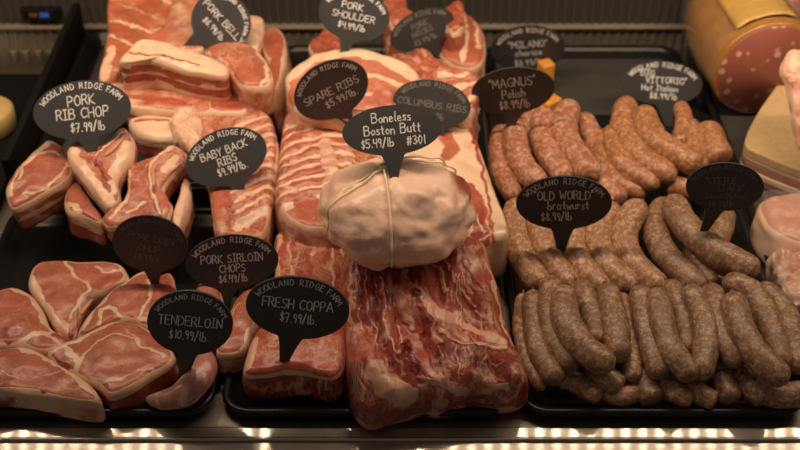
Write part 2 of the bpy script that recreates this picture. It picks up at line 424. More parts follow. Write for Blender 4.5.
slab('loin_chop', 'oval loin chop cut off by the left picture edge, white fat rim', 'pork chop',
  [(-30,300),(0,288),(17,286),(32,294),(43,309),(50,325),(64,337),(68,344),(48,352),(26,348),(0,346),(-30,342)], .040, .028, M['chop'], tilt=(0,.05),
  rim=5, strokes=[([(15,288),(34,298),(46,320),(62,338)],9,'f',1,.001),([(20,345),(40,334),(60,342)],6,'f',.8),([(0,334),(14,338)],12,'d',1),([(56,336),(64,341)],6,'d',.8)], side=.5, group=LG)
slab('loin_chop', 'largest loin chop in the front with a thick dark red front edge', 'pork chop',
  [(46,352),(80,334),(111,320),(135,321),(152,330),(173,350),(172,362),(151,376),(129,390),(110,396),(98,386),(72,372)], .042, .038, M['chop'], tilt=(0,.07),
  rim=4, strokes=[([(50,352),(84,335),(112,322)],8,'f',1,.001),([(66,350),(78,362),(75,372)],6,'f',.9),([(76,365),(100,342),(124,338),(140,346),(166,358)],3,'f',.8),([(128,330),(140,345)],2.5,'f',.6),([(58,357),(68,364)],9,'d',.7),([(85,374),(110,382),(150,368)],4,'f',.6)],
  side=.25, sdeep=.6, group=LG, N=200, R=40)
slab('loin_chop', 'loin chop in the front left corner with a thick cream fat edge', 'pork chop',
  [(-30,352),(0,347),(27,346),(53,358),(80,376),(98,392),(97,402),(60,398),(0,390),(-30,390)], .042, .039, M['chop'], tilt=(0,.03),
  rim=6, strokes=[([(25,348),(55,361),(95,392)],9,'f',1,.001),([(0,372),(30,380),(60,372)],3,'f',.6),([(45,390),(60,380)],8,'d',.5)], side=.6, sdeep=.3, group=LG)
# tenderloin
A = {}
T = tube('pork_tenderloin', [P(146,399,.022),P(165,400,.030),P(186,392,.036),P(202,372,.036),P(203,352,.030)], [.006,.012,.0165,.016,.012], M['tender'], endk=.3, wob=.18, n=40, seg=20)
nv = len(T.data.vertices)
a = T.data.attributes.new('fat', 'FLOAT', 'POINT'); a.data.foreach_set('value', [max(0, min(1, .35+.7*noise.noise(v.co*70))) for v in T.data.vertices])
tag(T, 'curled end of a glossy tenderloin in the front left tray corner', 'pork tenderloin')
# sirloin chops
slab('sirloin_chop', 'sirloin chop with cream fat edge wedged between the tenderloin and coppa signs', 'pork chop',
  [(216,352),(226,318),(240,292),(262,284),(274,290),(262,305),(252,330),(244,350)], .050, .040, M['chop'], tilt=(0,.08),
  rim=3, strokes=[([(244,350),(254,325),(266,300)],7,'f',1,.001),([(226,330),(240,305)],3,'f',.6)], side=.75, sdeep=.1)
slab('sirloin_chop', 'small orange red sirloin chop tip under the grey pork sirloin sign', 'pork chop',
  [(194,300),(196,284),(206,276),(218,280),(222,300),(212,312)], .050, .040, M['chop'], deep=.2, rim=2, side=.4)

# rib chops pile at the back left
RG = 'rib chops piled in the raised tray'
slab('rib_chop', 'thick pale rib chop leaning at the far left of the raised tray', 'pork chop',
  [(4,191),(8,179),(24,158),(43,141),(50,138),(64,146),(70,160),(71,174),(55,188),(18,207),(9,206)], .102, .050, M['chop'], tilt=(.05,.25),
  rim=2.5, strokes=[([(8,195),(12,178),(34,155),(50,141)],9,'f',1,.001),([(20,180),(28,162),(48,152),(64,156)],3,'f',.9,.001),([(24,196),(44,190),(66,168),(66,152)],3,'f',.8),([(9,184),(13,174)],6,'d',.3),([(60,150),(66,158)],5,'d',.4)],
  side=.35, sdeep=.35, layers=[(.35,.35),(.5,.8),(1,.2)], group=RG)
slab('rib_chop', 'small rib chop end squeezed under the T shaped chop, cream cap and dark red side', 'pork chop',
  [(63,200),(69,184),(77,180),(90,198),(101,214),(100,222),(82,216),(68,212)], .088, .042, M['chop'], rim=3,
  strokes=[([(66,204),(82,212)],7,'f',.9)], side=.2, sdeep=.7, layers=[(.3,.7),(1,.1)], group=RG)
slab('rib_chop', 'rib chop with a thick white fat band and branching bone beside the left one', 'pork chop',
  [(67,148),(77,138),(90,142),(101,143),(112,134),(123,125),(132,137),(133,153),(122,170),(117,180),(119,196),(114,206),(106,208),(92,192),(78,176),(68,162)], .120, .030, M['rib'], tilt=(.0,.28),
  rim=2, strokes=[([(70,150),(82,172),(110,204)],15,'f',1,.001),([(128,146),(118,170),(112,188)],13,'f',.85),([(78,146),(95,150)],9,'f',.1),([(128,134),(108,152),(100,166),(110,180)],4,'d',.5,.003),([(92,162),(96,166)],7,'d',.7),([(104,176),(108,190)],5,'d',.6),([(126,130),(96,158)],2.5,'f',.9,.002)],
  side=.6, sdeep=.5, group=RG, N=220, R=40)
slab('rib_chop', 'orange red rib chop with a long bone reaching up to the baby back ribs', 'pork chop',
  [(128,165),(144,157),(158,152),(171,143),(184,149),(186,160),(174,172),(164,186),(168,197),(172,206),(166,220),(150,222),(134,222),(116,226),(106,226),(101,217),(117,207),(126,190)], .105, .035, M['rib'], tilt=(.0,.22), centre=(148,188),
  rim=2, deep=.05, strokes=[([(130,170),(130,192),(112,218)],3,'f',.7),([(172,148),(152,164),(152,190),(160,214)],5,'f',.85,.003),([(143,166),(146,170)],7,'d',.6),([(176,158),(164,172)],8,'f',.9),([(154,172),(156,196)],4,'d',.7,.002),([(138,200),(150,214)],9,'d',.55),([(128,214),(146,204)],3,'f',.7)],
  side=.3, sdeep=.6, group=RG, N=220, R=40)
slab('rib_chop', 'narrow pale sliver of rib chop at the right end of the pile', 'pork chop',
  [(171,221),(174,206),(180,190),(185,177),(191,184),(190,200),(184,216),(178,226)], .088, .042, M['rib'], base=.75, rim=2, side=.3, sdeep=.5, layers=[(.25,.8),(1,.2)], group=RG)

# belly pieces
slab('pork_belly', 'wide orange red belly sheet streaked with fat at the back left', 'pork belly',
  [(114,-12),(178,-12),(176,10),(160,32),(146,44),(128,56),(116,74),(98,82),(100,64),(106,36)], .135, .085, M['belly'], tilt=(0,.12), rim=0,
  strokes=[([(112,50),(104,76)],10,'f',.8),([(112,20),(150,34)],4,'f',.8),([(120,5),(160,20)],3,'f',.7),([(108,36),(135,48)],4,'f',.8),([(150,-5),(172,5)],4,'f',.7)], side=.5, R=40, N=180, amp=.004)
slab('pork_belly', 'blotchy pink belly strip under the pork belly sign', 'pork belly',
  [(176,-12),(196,-12),(204,10),(210,30),(202,48),(184,50),(152,44),(148,38),(164,24)], .150, .090, M['belly'], tilt=(0,.08), base=.42, rim=2, side=.5)
slab('pork_belly', 'layered belly block with a white top and red and cream bands facing front', 'pork belly',
  [(119,57),(128,48),(141,38),(165,42),(203,53),(226,64),(228,72),(219,76),(190,72),(150,60),(124,62)], .165, .060, M['layer'], tilt=(-.05,.20), rnd=.006,
  rim=3, base=.85, strokes=[([(128,52),(160,58),(200,66)],2,'d',.6)], side=.5, layers=[(.10,.8),(.30,.0),(.42,.8),(.62,.0),(.95,1),(1,.8)], sdeep=.35, N=200, R=34)
slab('pork_belly', 'long pink and cream belly slab lying under the layered block', 'pork belly',
  [(96,86),(118,82),(160,88),(205,96),(212,104),(206,112),(160,110),(112,104),(100,98)], .110, .035, M['layer'], tilt=(0,.08), base=.5, rim=3, strokes=[([(110,96),(150,100),(190,106)],5,'d',.3)], side=.5, layers=[(.2,.9),(.45,.3),(.65,1),(1,.1)], sdeep=.3, N=200)
slab('pork_belly', 'lower belly slab with a cream band between the rib chops and baby back ribs', 'pork belly',
  [(128,118),(150,114),(180,118),(196,124),(194,136),(170,138),(138,134)], .095, .040, M['layer'], base=.85, rim=2, strokes=[([(135,121),(185,124)],4,'d',.4)], side=.2, layers=[(.3,.9),(.6,.0),(1,.2)], sdeep=.5)
slab('pork_rib_tip', 'knobbly white and orange rib tip left of the baby back rack', 'rib tip',
  [(168,118),(176,110),(190,108),(200,114),(202,128),(196,142),(184,144),(174,134)], .106, .045, M['rib'], base=.65, amp=.006, ns=60, rim=2, side=.6)
slab('pork_belly', 'small red belly offcut above the baby back ribs', 'pork belly',
  [(206,96),(226,90),(245,92),(250,104),(240,112),(210,110)], .105, .045, M['layer'], deep=.2, rim=3, side=.3)
slab('pork_shoulder_steak', 'smooth dark orange boneless steak right of the layered belly block', 'pork steak',
  [(204,50),(214,42),(236,40),(252,44),(266,58),(273,76),(268,86),(256,88),(242,86),(232,76),(222,64)], .150, .060, M['rib'], tilt=(0,.15), deep=.25, rim=2.5, dome=.008, strokes=[([(258,50),(268,72),(262,86)],4,'f',.8),([(205,52),(220,60),(232,74)],3,'f',.9)], side=.5)
slab('pork_belly', 'upright cream sided belly strip at the back beside the pork belly sign', 'pork belly',
  [(246,14),(262,16),(264,28),(258,50),(246,48),(240,30)], .140, .090, M['layer'], base=.6, rim=3, side=.8)
slab('pork_chop', 'curved pink chop with a fat rim standing at the right of the back left tray', 'pork chop',
  [(263,30),(274,26),(284,34),(287,52),(283,70),(278,86),(270,94),(264,84),(268,66),(262,48)], .130, .085, M['rib'], tilt=(.1,.1), rim=5, deep=.1, side=.6)

# racks of ribs: rounded ribs raised in the surface
def rib_strokes(p0, p1, q0, q1, n, w, h=.0035, bow=0):
    s = []
    for i in range(n):
        t = i/(n-1)
        a = (p0[0]+(p1[0]-p0[0])*t, p0[1]+(p1[1]-p0[1])*t); b = (q0[0]+(q1[0]-q0[0])*t, q0[1]+(q1[1]-q0[1])*t)
        mid = ((a[0]+b[0])/2, (a[1]+b[1])/2-bow)
        s.append(([a, mid, b], w*1.0, 'd', .15, h))
        s.append(([(a[0],a[1]+w*.62), (mid[0],mid[1]+w*.62), (b[0],b[1]+w*.62)], w*.85, 'f', .9, 0))
    return s
slab('baby_back_ribs', 'rack of baby back ribs under its grey sign in the left column', 'rib rack',
  [(198,115),(220,108),(244,107),(268,113),(276,132),(279,152),(274,192),(263,232),(240,236),(216,233),(209,190),(200,151)], .092, .055, M['rib'], tilt=(0,.05), rim=3, base=.12,
  strokes=rib_strokes((236,124),(236,222),(274,110),(268,204),10,10,.004)+[([(206,120),(210,160),(218,200),(222,230)],14,'f',.4,.002),([(212,140),(225,180),(232,225)],6,'d',.5)], side=.5, sdeep=.4, N=260, R=60, amp=.003)
slab('spare_ribs', 'broad rack of spare ribs lying left of the tied roast', 'rib rack',
  [(286,114),(300,104),(330,104),(360,112),(376,130),(380,160),(372,190),(362,226),(330,229),(300,225),(280,208),(275,190),(278,165),(281,136)], .100, .075, M['rib'], tilt=(0,.05), rim=3, base=.1,
  strokes=rib_strokes((280,128),(276,204),(360,112),(340,196),9,10,.004,3)+[([(325,150),(332,180),(330,215)],16,'f',.5,.003),([(285,190),(310,200),(335,212)],6,'f',.5),([(300,205),(320,208)],10,'d',.4)], side=.5, sdeep=.3, flare=.006, N=280, R=60, dome=.008)

# middle tray
slab('pork_shoulder', 'skin-on shoulder with a smooth cream cap behind the spare ribs sign', 'pork shoulder',
  [(285,74),(300,62),(318,54),(340,47),(368,49),(398,60),(418,72),(420,84),(408,100),(390,112),(350,116),(318,114),(296,108),(288,92)], .150, .13, M['skin'], tilt=(0,.18), rim=4, dome=.014,
  strokes=[([(290,74),(330,56),(370,56),(412,74)],22,'f',1,.002),([(300,96),(350,96),(390,100)],24,'d',.35),([(330,84),(370,82),(404,90)],7,'f',.7),([(340,104),(370,98)],4,'f',.8)], side=.7, sdeep=.3, N=200, R=40, amp=.004)
slab('pork_rib_trim', 'ragged red rib trim between the shoulder and the faint grey sign', 'pork ribs',
  [(388,56),(404,50),(424,48),(440,58),(456,68),(474,72),(481,84),(478,100),(468,118),(452,112),(430,96),(410,80),(396,68)], .135, .115, M['rib'], tilt=(0,.15), amp=.007, ns=50, rim=2, base=.25, deep=.3, strokes=rib_strokes((440,72),(470,110),(470,72),(484,98),4,9,.003), side=.5, sdeep=.4, N=180, R=36)
slab('pork_hock', 'rounded red and cream hock right of the tilted black sign at the back', 'pork hock',
  [(440,22),(452,12),(470,14),(482,28),(486,46),(482,62),(470,68),(452,64),(440,54)], .110, .080, M['rib'], tilt=(0,.1), dome=.01, base=.2, deep=.2, rim=2, strokes=[([(462,18),(466,40),(462,62)],5,'f',.8),([(476,24),(478,50)],4,'f',.7),([(448,24),(452,52)],3,'f',.8)], side=.6)
slab('pork_trimming', 'orange red trimming poking up between the two back signs', 'pork trimming',
  [(384,-8),(404,-8),(408,8),(418,16),(416,28),(400,30),(388,20)], .125, .09, M['rib'], deep=.2, base=.15, rim=2, amp=.006, ns=55, side=.4)
slab('pork_trimming', 'bright red trimming to the right above the black back sign', 'pork trimming',
  [(446,4),(460,0),(466,12),(464,26),(452,30),(444,18)], .150, .09, M['rib'], deep=.35, rim=1.5, amp=.006, ns=55, side=.3)
slab('pork_trimming', 'small red trimming left of the pork shoulder sign tail', 'pork trimming',
  [(308,44),(318,32),(330,28),(342,34),(344,46),(332,54),(318,54)], .120, .10, M['rib'], deep=.35, base=.1, rim=1.5, amp=.005, ns=55, side=.3)
slab('skin_on_pork', 'skin-on side of pork with a long cream edge right of the tied roast', 'pork side',
  [(404,124),(430,106),(450,102),(464,112),(478,142),(492,180),(508,224),(506,234),(492,238),(478,244),(440,244),(420,200),(404,160)], .100, .080, M['skin'], tilt=(.02,.05), rim=4, base=.85,
  strokes=[([(444,136),(452,148),(446,158)],13,'d',.4),([(470,128),(482,170),(490,215),(494,240)],3.2,'d',.6),([(468,190),(478,215),(480,242)],14,'d',.6),([(470,200),(482,232)],3,'f',.8)], side=.9, sdeep=.2, N=220, R=46)
slab('fresh_coppa', 'upper piece of fresh coppa between the sirloin sign and the big pork neck', 'coppa',
  [(276,233),(300,229),(344,230),(350,258),(350,290),(352,314),(274,316),(272,290),(275,262)], .062, .058, M['coppa'], rim=2.5,
  strokes=[([(279,234),(277,270),(277,310)],5,'f',1,.001),([(342,233),(346,270),(348,312)],5,'f',1,.001),([(290,240),(310,250),(338,240)],3,'f',.6),([(300,262),(330,256)],10,'d',.35),([(286,275),(320,290)],4,'f',.5),([(288,238),(292,270),(300,300)],3,'f',.7,.001),([(330,234),(334,262),(330,300)],3,'f',.7,.001),([(312,236),(314,258)],5,'f',.6,.001)], side=.5, N=200, R=40)
slab('fresh_coppa', 'lower fresh coppa log with a dark cut end at the front of the middle tray', 'coppa',
  [(262,322),(290,316),(345,314),(348,340),(344,362),(330,374),(296,368),(262,372),(244,370),(246,352),(252,336)], .055, .052, M['coppa'], tilt=(0,.03), rim=.8, flare=.004,
  strokes=[([(254,340),(248,366)],9,'f',.95,.001),([(300,350),(330,345)],10,'d',.35)], side=.18, sdeep=.75, N=200, R=40)
rs = random.Random(5); ST = []
for k in range(34):
    x = 350+rs.random()*130; y = 240+rs.random()*110; L = 25+rs.random()*50; dx = 4+(x-350)*.10+rs.uniform(-3, 6)
    if x > 440 and y > 290: continue
    ST.append(([(x, y), (x+dx*.3+rs.uniform(-3,3), y+L*.5), (x+dx, y+L)], rs.uniform(1.2, 3.6), 'f' if rs.random() < .68 else 'd', rs.uniform(.45, .75), rs.uniform(-.002, .003)))
slab('pork_neck', 'big marbled pork neck filling the front of the middle tray', 'pork neck',
  [(347,240),(380,232),(440,230),(482,236),(492,262),(500,290),(508,325),(526,366),(524,382),(500,388),(470,386),(440,394),(420,392),(392,402),(366,406),(352,385),(346,345),(343,290)], .074, .084, M['neck'], tilt=(0,.24), rnd=.013, rim=0, amp=.008, ns=22, dome=.012, fold=(.009, 27, 10, 14),
  strokes=ST+[([(400,245),(404,275),(400,310),(414,335)],6,'f',.62,.002),([(352,250),(350,310),(358,360),(364,398)],4,'f',.6,.001),([(374,250),(384,320),(398,360),(430,385)],2.5,'f',.55,.002),([(388,262),(391,300)],5,'f',.5,.003),([(404,300),(430,322),(456,330)],30,'f',.46,.004),([(352,330),(368,360)],16,'f',.45,.002),([(470,250),(486,300)],14,'f',.42,.001),([(382,232),(410,262)],12,'f',.4,.001),([(430,312),(446,324),(462,320),(478,336),(500,345)],11,'f',.7,.001),([(434,315),(428,335),(440,350)],5,'f',.62,.002),([(374,374),(386,390),(410,394)],19,'f',.85,.002),
   ([(488,262),(498,300),(512,345)],4,'f',.8,.001),([(440,250),(450,280),(462,300)],2,'f',.6,.001),([(462,245),(470,268)],2,'f',.55,.001),([(365,255),(368,300),(378,345)],2.5,'f',.55,.001),([(405,350),(415,372)],9,'d',1,-.004),([(402,365),(408,352)],6,'d',1,-.004),([(440,338),(470,350),(505,352)],4,'f',.7,.001),([(470,318),(495,330)],13,'d',.5),([(442,362),(470,360)],17,'d',.75),([(480,368),(510,372)],17,'d',.75),([(420,385),(470,388),(510,384)],4,'f',.75),([(412,300),(425,335),(436,372)],7,'d',.6,-.003),([(456,348),(460,380)],2.2,'f',.62,-.002),([(484,352),(482,378)],2.2,'f',.6,-.002),([(424,272),(434,264),(446,296)],5,'f',.6,.002),([(376,270),(380,330),(392,370)],6,'d',.6,-.004),([(420,250),(424,262)],5,'d',.6,-.002),([(468,280),(478,312)],8,'d',.5,0)],
  side=.42, sdeep=.5, layers=[(.4,.3),(.6,.5),(1,.85)], N=380, R=90, flare=.006)

# tied boneless butt: a lobed ball, string creases it
def roast():
    Cc = P(397, 211, .150); rx, ry, rz = .086, .074, .057
    V, Fc, fa, de = [], [], [], []
    NU, NV = 120, 64
    for j in range(NV+1):
        ph = math.pi*j/NV
        for i in range(NU):
            th = 2*math.pi*i/NU
            d = Vector((math.sin(ph)*math.cos(th), math.sin(ph)*math.sin(th), math.cos(ph)))
            r = 1+.10*noise.noise(d*1.7+Vector((3,1,0)))+.085*noise.noise(d*3.6)+.022*noise.noise(d*10)
            r += .05*max(0, -d.x)*max(0, 1-abs(d.z))           # left shoulder of the roast reaches out
            k1 = abs(d.x+.16+.10*d.y); r -= .05*math.exp(-(k1/.07)**2)      # crease under the lengthwise string
            k2 = abs(d.y-.15-.6*(d.x)); r -= .045*math.exp(-(k2/.07)**2)*(1 if d.z > -.3 else 0)
            for (cx, cy, w) in ((.35,-.5,.25),(-.5,-.35,.3),(.0,.8,.2)):
                r += .03*math.exp(-((d.x-cx)**2+(d.y-cy)**2)/w**2)
            V.append(Cc+Vector((d.x*rx*r, d.y*ry*r, d.z*rz*r)))
            red = max(sm(d.x, .55, .85)*sm(d.y, -.3, .2), sm(-d.z, .45, .8)*.8)
            fa.append(.92*(1-red)+.25*noise.noise(d*5)); de.append(red*.8)
    for j in range(NV):
        for i in range(NU): Fc.append((j*NU+i, j*NU+(i+1) % NU, (j+1)*NU+(i+1) % NU, (j+1)*NU+i))
    o = link('boneless_roast', V, Fc, M['roast'], attrs={'fat': fa, 'deep': de})
    tag(o, 'round string-tied boneless butt roast sitting on top of the meat in the middle', 'roast')
    def surf(d):
        d = d.normalized()
        r = 1+.10*noise.noise(d*1.7+Vector((3,1,0)))+.085*noise.noise(d*3.6)
        r += .05*max(0, -d.x)*max(0, 1-abs(d.z)); return Cc+Vector((d.x*rx*r, d.y*ry*r, d.z*rz*r))*1.0
    # lengthwise string
    pts = []
    for k in range(41):
        a = math.radians(-115+230*k/40); y = math.sin(a); z = math.cos(a); x = -.16-.10*y
        pts.append(surf(Vector((x, y, z)))+Vector((0,-.0,.0006)))
    tube('string', pts, .0013, M['string'], o, n=80, seg=8, endk=.01)
    pts = []
    for k in range(41):
        a = math.radians(-112+224*k/40); x = math.sin(a); z = math.cos(a); y = .15+.6*x
        pts.append(surf(Vector((x, y, z)))+Vector((0,0,.0006)))
    tube('string', pts, .0013, M['string'], o, n=80, seg=8, endk=.01)
    pts = [p+Vector((.0,.007,.0008)) for p in pts[12:36]]
    tube('string', pts, .0012, M['string'], o, n=60, seg=8, endk=.01)
    kn = surf(Vector((-.17,.05,.98)))
    tube('string_knot', [kn+Vector((-.004,0,.002)), kn+Vector((0,.002,.004)), kn+Vector((.005,-.001,.002))], .0028, M['string'], o, n=12, seg=8)
roast()

# ------------------------------------------------------------------ sausages
def sausage(name, label, group, pts, r, z0, z1, m, knot=True):
    L = len(pts); w = []; pts = [list(p) for p in pts]
    for e, f in ((0, 1), (-1, -2)):
        dx, dy = pts[e][0]-pts[f][0], pts[e][1]-pts[f][1]; l = math.hypot(dx, dy)
        k = 2.5 if e == 0 else 5; pts[e] = [pts[e][0]+dx/l*k, pts[e][1]+dy/l*k]
    r *= 1.09
    for i, (x, y) in enumerate(pts):
        z = z0+(z1-z0)*i/(L-1); w.append(P(x, y, z))
    rr = r*pxsize(w[L//2])
    o = tube(name, w, [rr*.92, rr*1.02, rr, rr*.95], m, n=34, seg=20, endk=.26, wob=.10)
    tag(o, label, 'sausage', group)
    if knot:
        d = (w[0]-w[1]).normalized(); a = w[0]-d*.001
        tube('casing_knot', [a, a+d*.003+Vector((0,0,.001)), a+d*.006], [rr*.22, rr*.13, rr*.2], M['knot'], o, n=8, seg=8)
    return o
G1 = 'polish sausages in the back left of the sausage tray'
PX = [
 ([(530,116),(530,132),(536,152)],9,.055,.035,'short polish sausage peeking out behind the orange cubes'),
 ([(502,130),(499,152),(503,174),(514,196)],10.5,.050,.030,'outermost polish sausage against the left tray wall at the back'),
 ([(515,124),(516,150),(526,170),(540,184)],12,.062,.045,'polish sausage just right of the outermost one, upper end under the polish sign'),
 ([(544,112),(542,136),(550,156),(566,178)],12,.062,.045,'polish sausage directly below the orange cubes'),
 ([(583,118),(592,138),(597,156)],10,.050,.035,'polish sausage half hidden at the right of the back left bunch'),
 ([(571,106),(563,126),(572,150),(592,174)],13,.070,.055,'topmost mottled polish sausage of the back left bunch'),
 ([(594,172),(606,186),(618,200)],10.5,.040,.028,'polish sausage end lying below the bunch behind the bratwurst sign'),
]
for p, r, a, b, l in PX: sausage('polish_sausage', l, G1, p, r, a, b, M['polish'], False)
G2 = 'hot italian sausages behind the middle row'
HX = [
 ([(601,134),(602,158),(618,182),(643,193)],10.5,.045,.030,'leftmost hot sausage of the back right bunch'),
 ([(612,130),(618,156),(636,174),(656,184)],10.5,.058,.045,'second hot sausage from the left in the back right bunch'),
 ([(628,102),(623,126),(640,156),(672,177)],12,.070,.055,'hot sausage standing highest left of the hot italian sign'),
 ([(680,106),(684,122),(678,140)],8,.062,.050,'thin hot sausage end right behind the hot italian sign tail'),
 ([(688,124),(694,146),(698,168)],10.5,.050,.035,'short hot sausage right of the hot italian sign'),
 ([(643,112),(652,137),(676,154),(698,164)],13,.078,.065,'fat hot sausage directly under the hot italian sign tail'),
 ([(706,130),(712,146),(720,158)],14,.050,.038,'thick blunt hot sausage at the right tray wall'),
 ([(668,184),(690,190),(708,190)],10,.040,.030,'hot sausage lying flat behind the sweet italian sign'),
]
for p, r, a, b, l in HX: sausage('hot_sausage', l, G2, p, r, a, b, M['hot'], False)
G3 = 'bratwursts in the middle row'
BX = [
 ([(517,204),(514,228),(522,256),(540,286)],13,.055,.034,'bratwurst at the left wall below the bratwurst sign'),
 ([(538,216),(544,246),(556,266),(570,288)],12.5,.055,.034,'bratwurst behind the bratwurst sign tail, left side'),
 ([(576,222),(573,246),(583,268),(602,290)],13,.055,.034,'bratwurst right of the bratwurst sign tail'),
 ([(614,208),(598,232),(603,258),(620,278),(634,288)],13,.058,.036,'curved bratwurst right of the bratwurst sign edge'),
 ([(640,205),(624,230),(628,256),(645,276),(662,290)],13.5,.060,.036,'bratwurst with the clean rounded top in the middle of the row'),
]
for p, r, a, b, l in BX: sausage('bratwurst', l, G3, p, r, a, b, M['brat'])
G4 = 'sweet italian sausages at the right of the middle row'
SX = [
 ([(692,248),(702,266),(714,284)],11.5,.040,.030,'greyish sausage lying under the long diagonal one'),
 ([(726,214),(720,232),(714,250)],10.5,.045,.040,'sausage end rising behind the sweet italian sign tail'),
 ([(664,203),(656,230),(666,256),(684,274),(700,290)],12.5,.052,.034,'greyish curved sausage left of the long diagonal one'),
 ([(672,200),(686,226),(716,252),(755,271)],14,.074,.058,'long diagonal sausage pointing to the right tray rim'),
]
for p, r, a, b, l in SX: sausage('sweet_sausage', l, G4, p, r, a, b, M['sweet'])
G5 = 'breakfast links heaped at the front of the sausage tray'
FX = [
 ([(560,378),(578,384),(598,396)],10,.020,.016,'bottom link lying crosswise on the tray floor below the left bunch'),
 ([(606,392),(622,396),(640,388)],10,.016,.016,'bottom link low on the floor below the long curved link'),
 ([(636,366),(643,382),(652,398)],12,.026,.018,'bottom link end poking out under the centre bunch'),
 ([(664,380),(674,392),(688,398)],10,.024,.017,'blunt bottom link left of the gap in the front heap'),
 ([(692,384),(700,394),(712,400)],10,.022,.017,'bottom link at the middle of the gap in the front heap'),
 ([(716,362),(722,378),(730,398)],11,.026,.018,'bottom link just right of the gap in the front heap'),
 ([(738,366),(748,384),(764,398)],12,.026,.018,'bottom link under the right bunch'),
 ([(760,392),(778,396),(800,394)],12.5,.020,.020,'bottom link lying flat in the right front corner'),
 ([(523,296),(521,330),(528,360),(541,386)],8,.040,.024,'thin link pressed against the left tray wall in front'),
 ([(533,294),(535,330),(543,358),(558,380)],11,.056,.036,'front link next to the thin one at the left wall'),
 ([(552,280),(549,315),(558,344),(574,366)],12,.066,.046,'front link left of the long curved link'),
 ([(594,362),(604,376),(618,386)],12,.036,.026,'link end showing directly beneath the long curved link'),
 ([(578,284),(590,308),(597,342)],11,.060,.050,'front link right behind the top of the long curved link'),
 ([(620,296),(630,328),(632,376)],10,.050,.034,'front link squeezed behind the straight fat one'),
 ([(606,288),(614,318),(618,356)],12.5,.068,.054,'straight fat front link ending beside the curved link tip'),
 ([(564,290),(566,320),(584,348),(610,366)],13.5,.080,.060,'long curved link on top of the front left bunch'),
 ([(640,290),(645,325),(652,350),(660,374)],11.5,.064,.042,'front link below the dark casing knot at the centre'),
 ([(668,284),(680,310),(687,352)],11.5,.056,.044,'front link behind the V shaped pair'),
 ([(657,292),(662,325),(672,352),(692,376)],12.5,.074,.050,'left arm of the V shaped pair of links'),
 ([(689,288),(702,316),(706,345),(700,374)],12.5,.070,.048,'right arm of the V shaped pair of links'),
 ([(711,288),(717,318),(725,342),(738,362)],12,.066,.050,'front link just right of the V shaped pair'),
 ([(757,288),(780,306),(792,335),(800,368)],12.5,.054,.040,'outermost front link at the right tray wall'),
 ([(724,280),(752,294),(768,322),(782,366)],12.5,.062,.042,'link arching over from the top of the right bunch'),
 ([(733,296),(740,326),(756,354),(784,380)],13.5,.080,.056,'thick front link on top of the right bunch'),
]
for p, r, a, b, l in FX: sausage('breakfast_link', l, G5, p, r, a, b, M['sweet' if r > 10.5 else 'brat'])
# orange cubes behind the polish sign
for (x, y, s, rz, l) in ((546,66,.022,.4,'orange cheese cube peeking above the polish sign'),(548,103,.030,.7,'orange cheese chunk below the polish sign'),(536,110,.024,.2,'orange cheese chunk left of the other one under the polish sign')):
    c = P(x, y, .045); V, Fc = boxes([(-s/2,s/2,-s/2,s/2,-.042,s*.35)])
    V = [Vector((v[0]*math.cos(rz)-v[1]*math.sin(rz), v[0]*math.sin(rz)+v[1]*math.cos(rz), v[2]))+c for v in V]
    tag(bevel(link('cheese_chunk', V, Fc, M['orange'], smooth=False), .004, 3), l, 'cheese', 'orange cheese chunks')

# ------------------------------------------------------------------ deli meats at the right
def lathe(name, c, ax, prof, m, parent=None, seg=64, bumpy=0):
    ax = ax.normalized(); s = ax.cross(Vector((0,0,1))).normalized(); u = s.cross(ax)
    V, Fc = [], []
    for (t, r) in prof:
        for k in range(seg):
            a = 2*math.pi*k/seg; p = c+ax*t+s*math.cos(a)*r+u*math.sin(a)*r
            if bumpy: p += (s*math.cos(a)+u*math.sin(a))*bumpy*noise.noise(p*30)
            V.append(p)
    n = len(prof)
    for i in range(n-1):
        for k in range(seg): k2 = (k+1) % seg; Fc.append((i*seg+k, i*seg+k2, (i+1)*seg+k2, (i+1)*seg+k))
    Fc.append(tuple(range(seg))); Fc.append(tuple((n-1)*seg+k for k in range(seg)))
    return link(name, V, Fc, m, parent)
R0 = .079
fc = P(767, 70, .085)
ax = Vector((-.12, 1, .02))
root = empty('mortadella', (fc.x, fc.y+.08, .0)); tag(root, 'big cut mortadella log in orange casing and clear wrap at the top right', 'mortadella')
lathe('sausage_body', fc, ax, [(0,R0*.965),(.004,R0*.995),(.03,R0*1.01),(.08,R0*1.03),(.12,R0*1.0),(.17,R0*.9),(.20,R0*.66),(.215,R0*.3)], M['casing'], root, bumpy=.003)
lathe('cut_face', fc-ax.normalized()*.0012, ax, [(0,R0*.925),(.003,R0*.94)], M['mort'], root)['label'] = 'pink cut face dotted with white fat'
lathe('plastic_wrap', fc, ax, [(.012,R0*1.03),(.03,R0*1.035),(.05,R0*1.06),(.054,R0*1.08),(.058,R0*1.05),(.10,R0*1.055),(.14,R0*1.03),(.18,R0*.92)], M['film'], root, bumpy=.005)
# gold label wrapped on the top of the log
axn = ax.normalized(); s_ = axn.cross(Vector((0,0,1))).normalized(); u_ = s_.cross(axn)
V, Fc = [], []
for i in range(9):
    for k in range(15):
        a = math.radians(68+ (62*k/14)); t = .012+.09*i/8
        V.append(fc+axn*t+(s_*-math.cos(a)*-1+u_*0)*0+ (s_*math.cos(a)+u_*math.sin(a))*(R0*1.09+.0012*noise.noise(Vector((i*.7,k*.5,0)))))
for i in range(8):
    for k in range(14): Fc.append((i*15+k, i*15+k+1, (i+1)*15+k+1, (i+1)*15+k))
lb = link('paper_label', V, Fc, M['label'], root); md = lb.modifiers.new('s', 'SOLIDIFY'); md.thickness = .0006
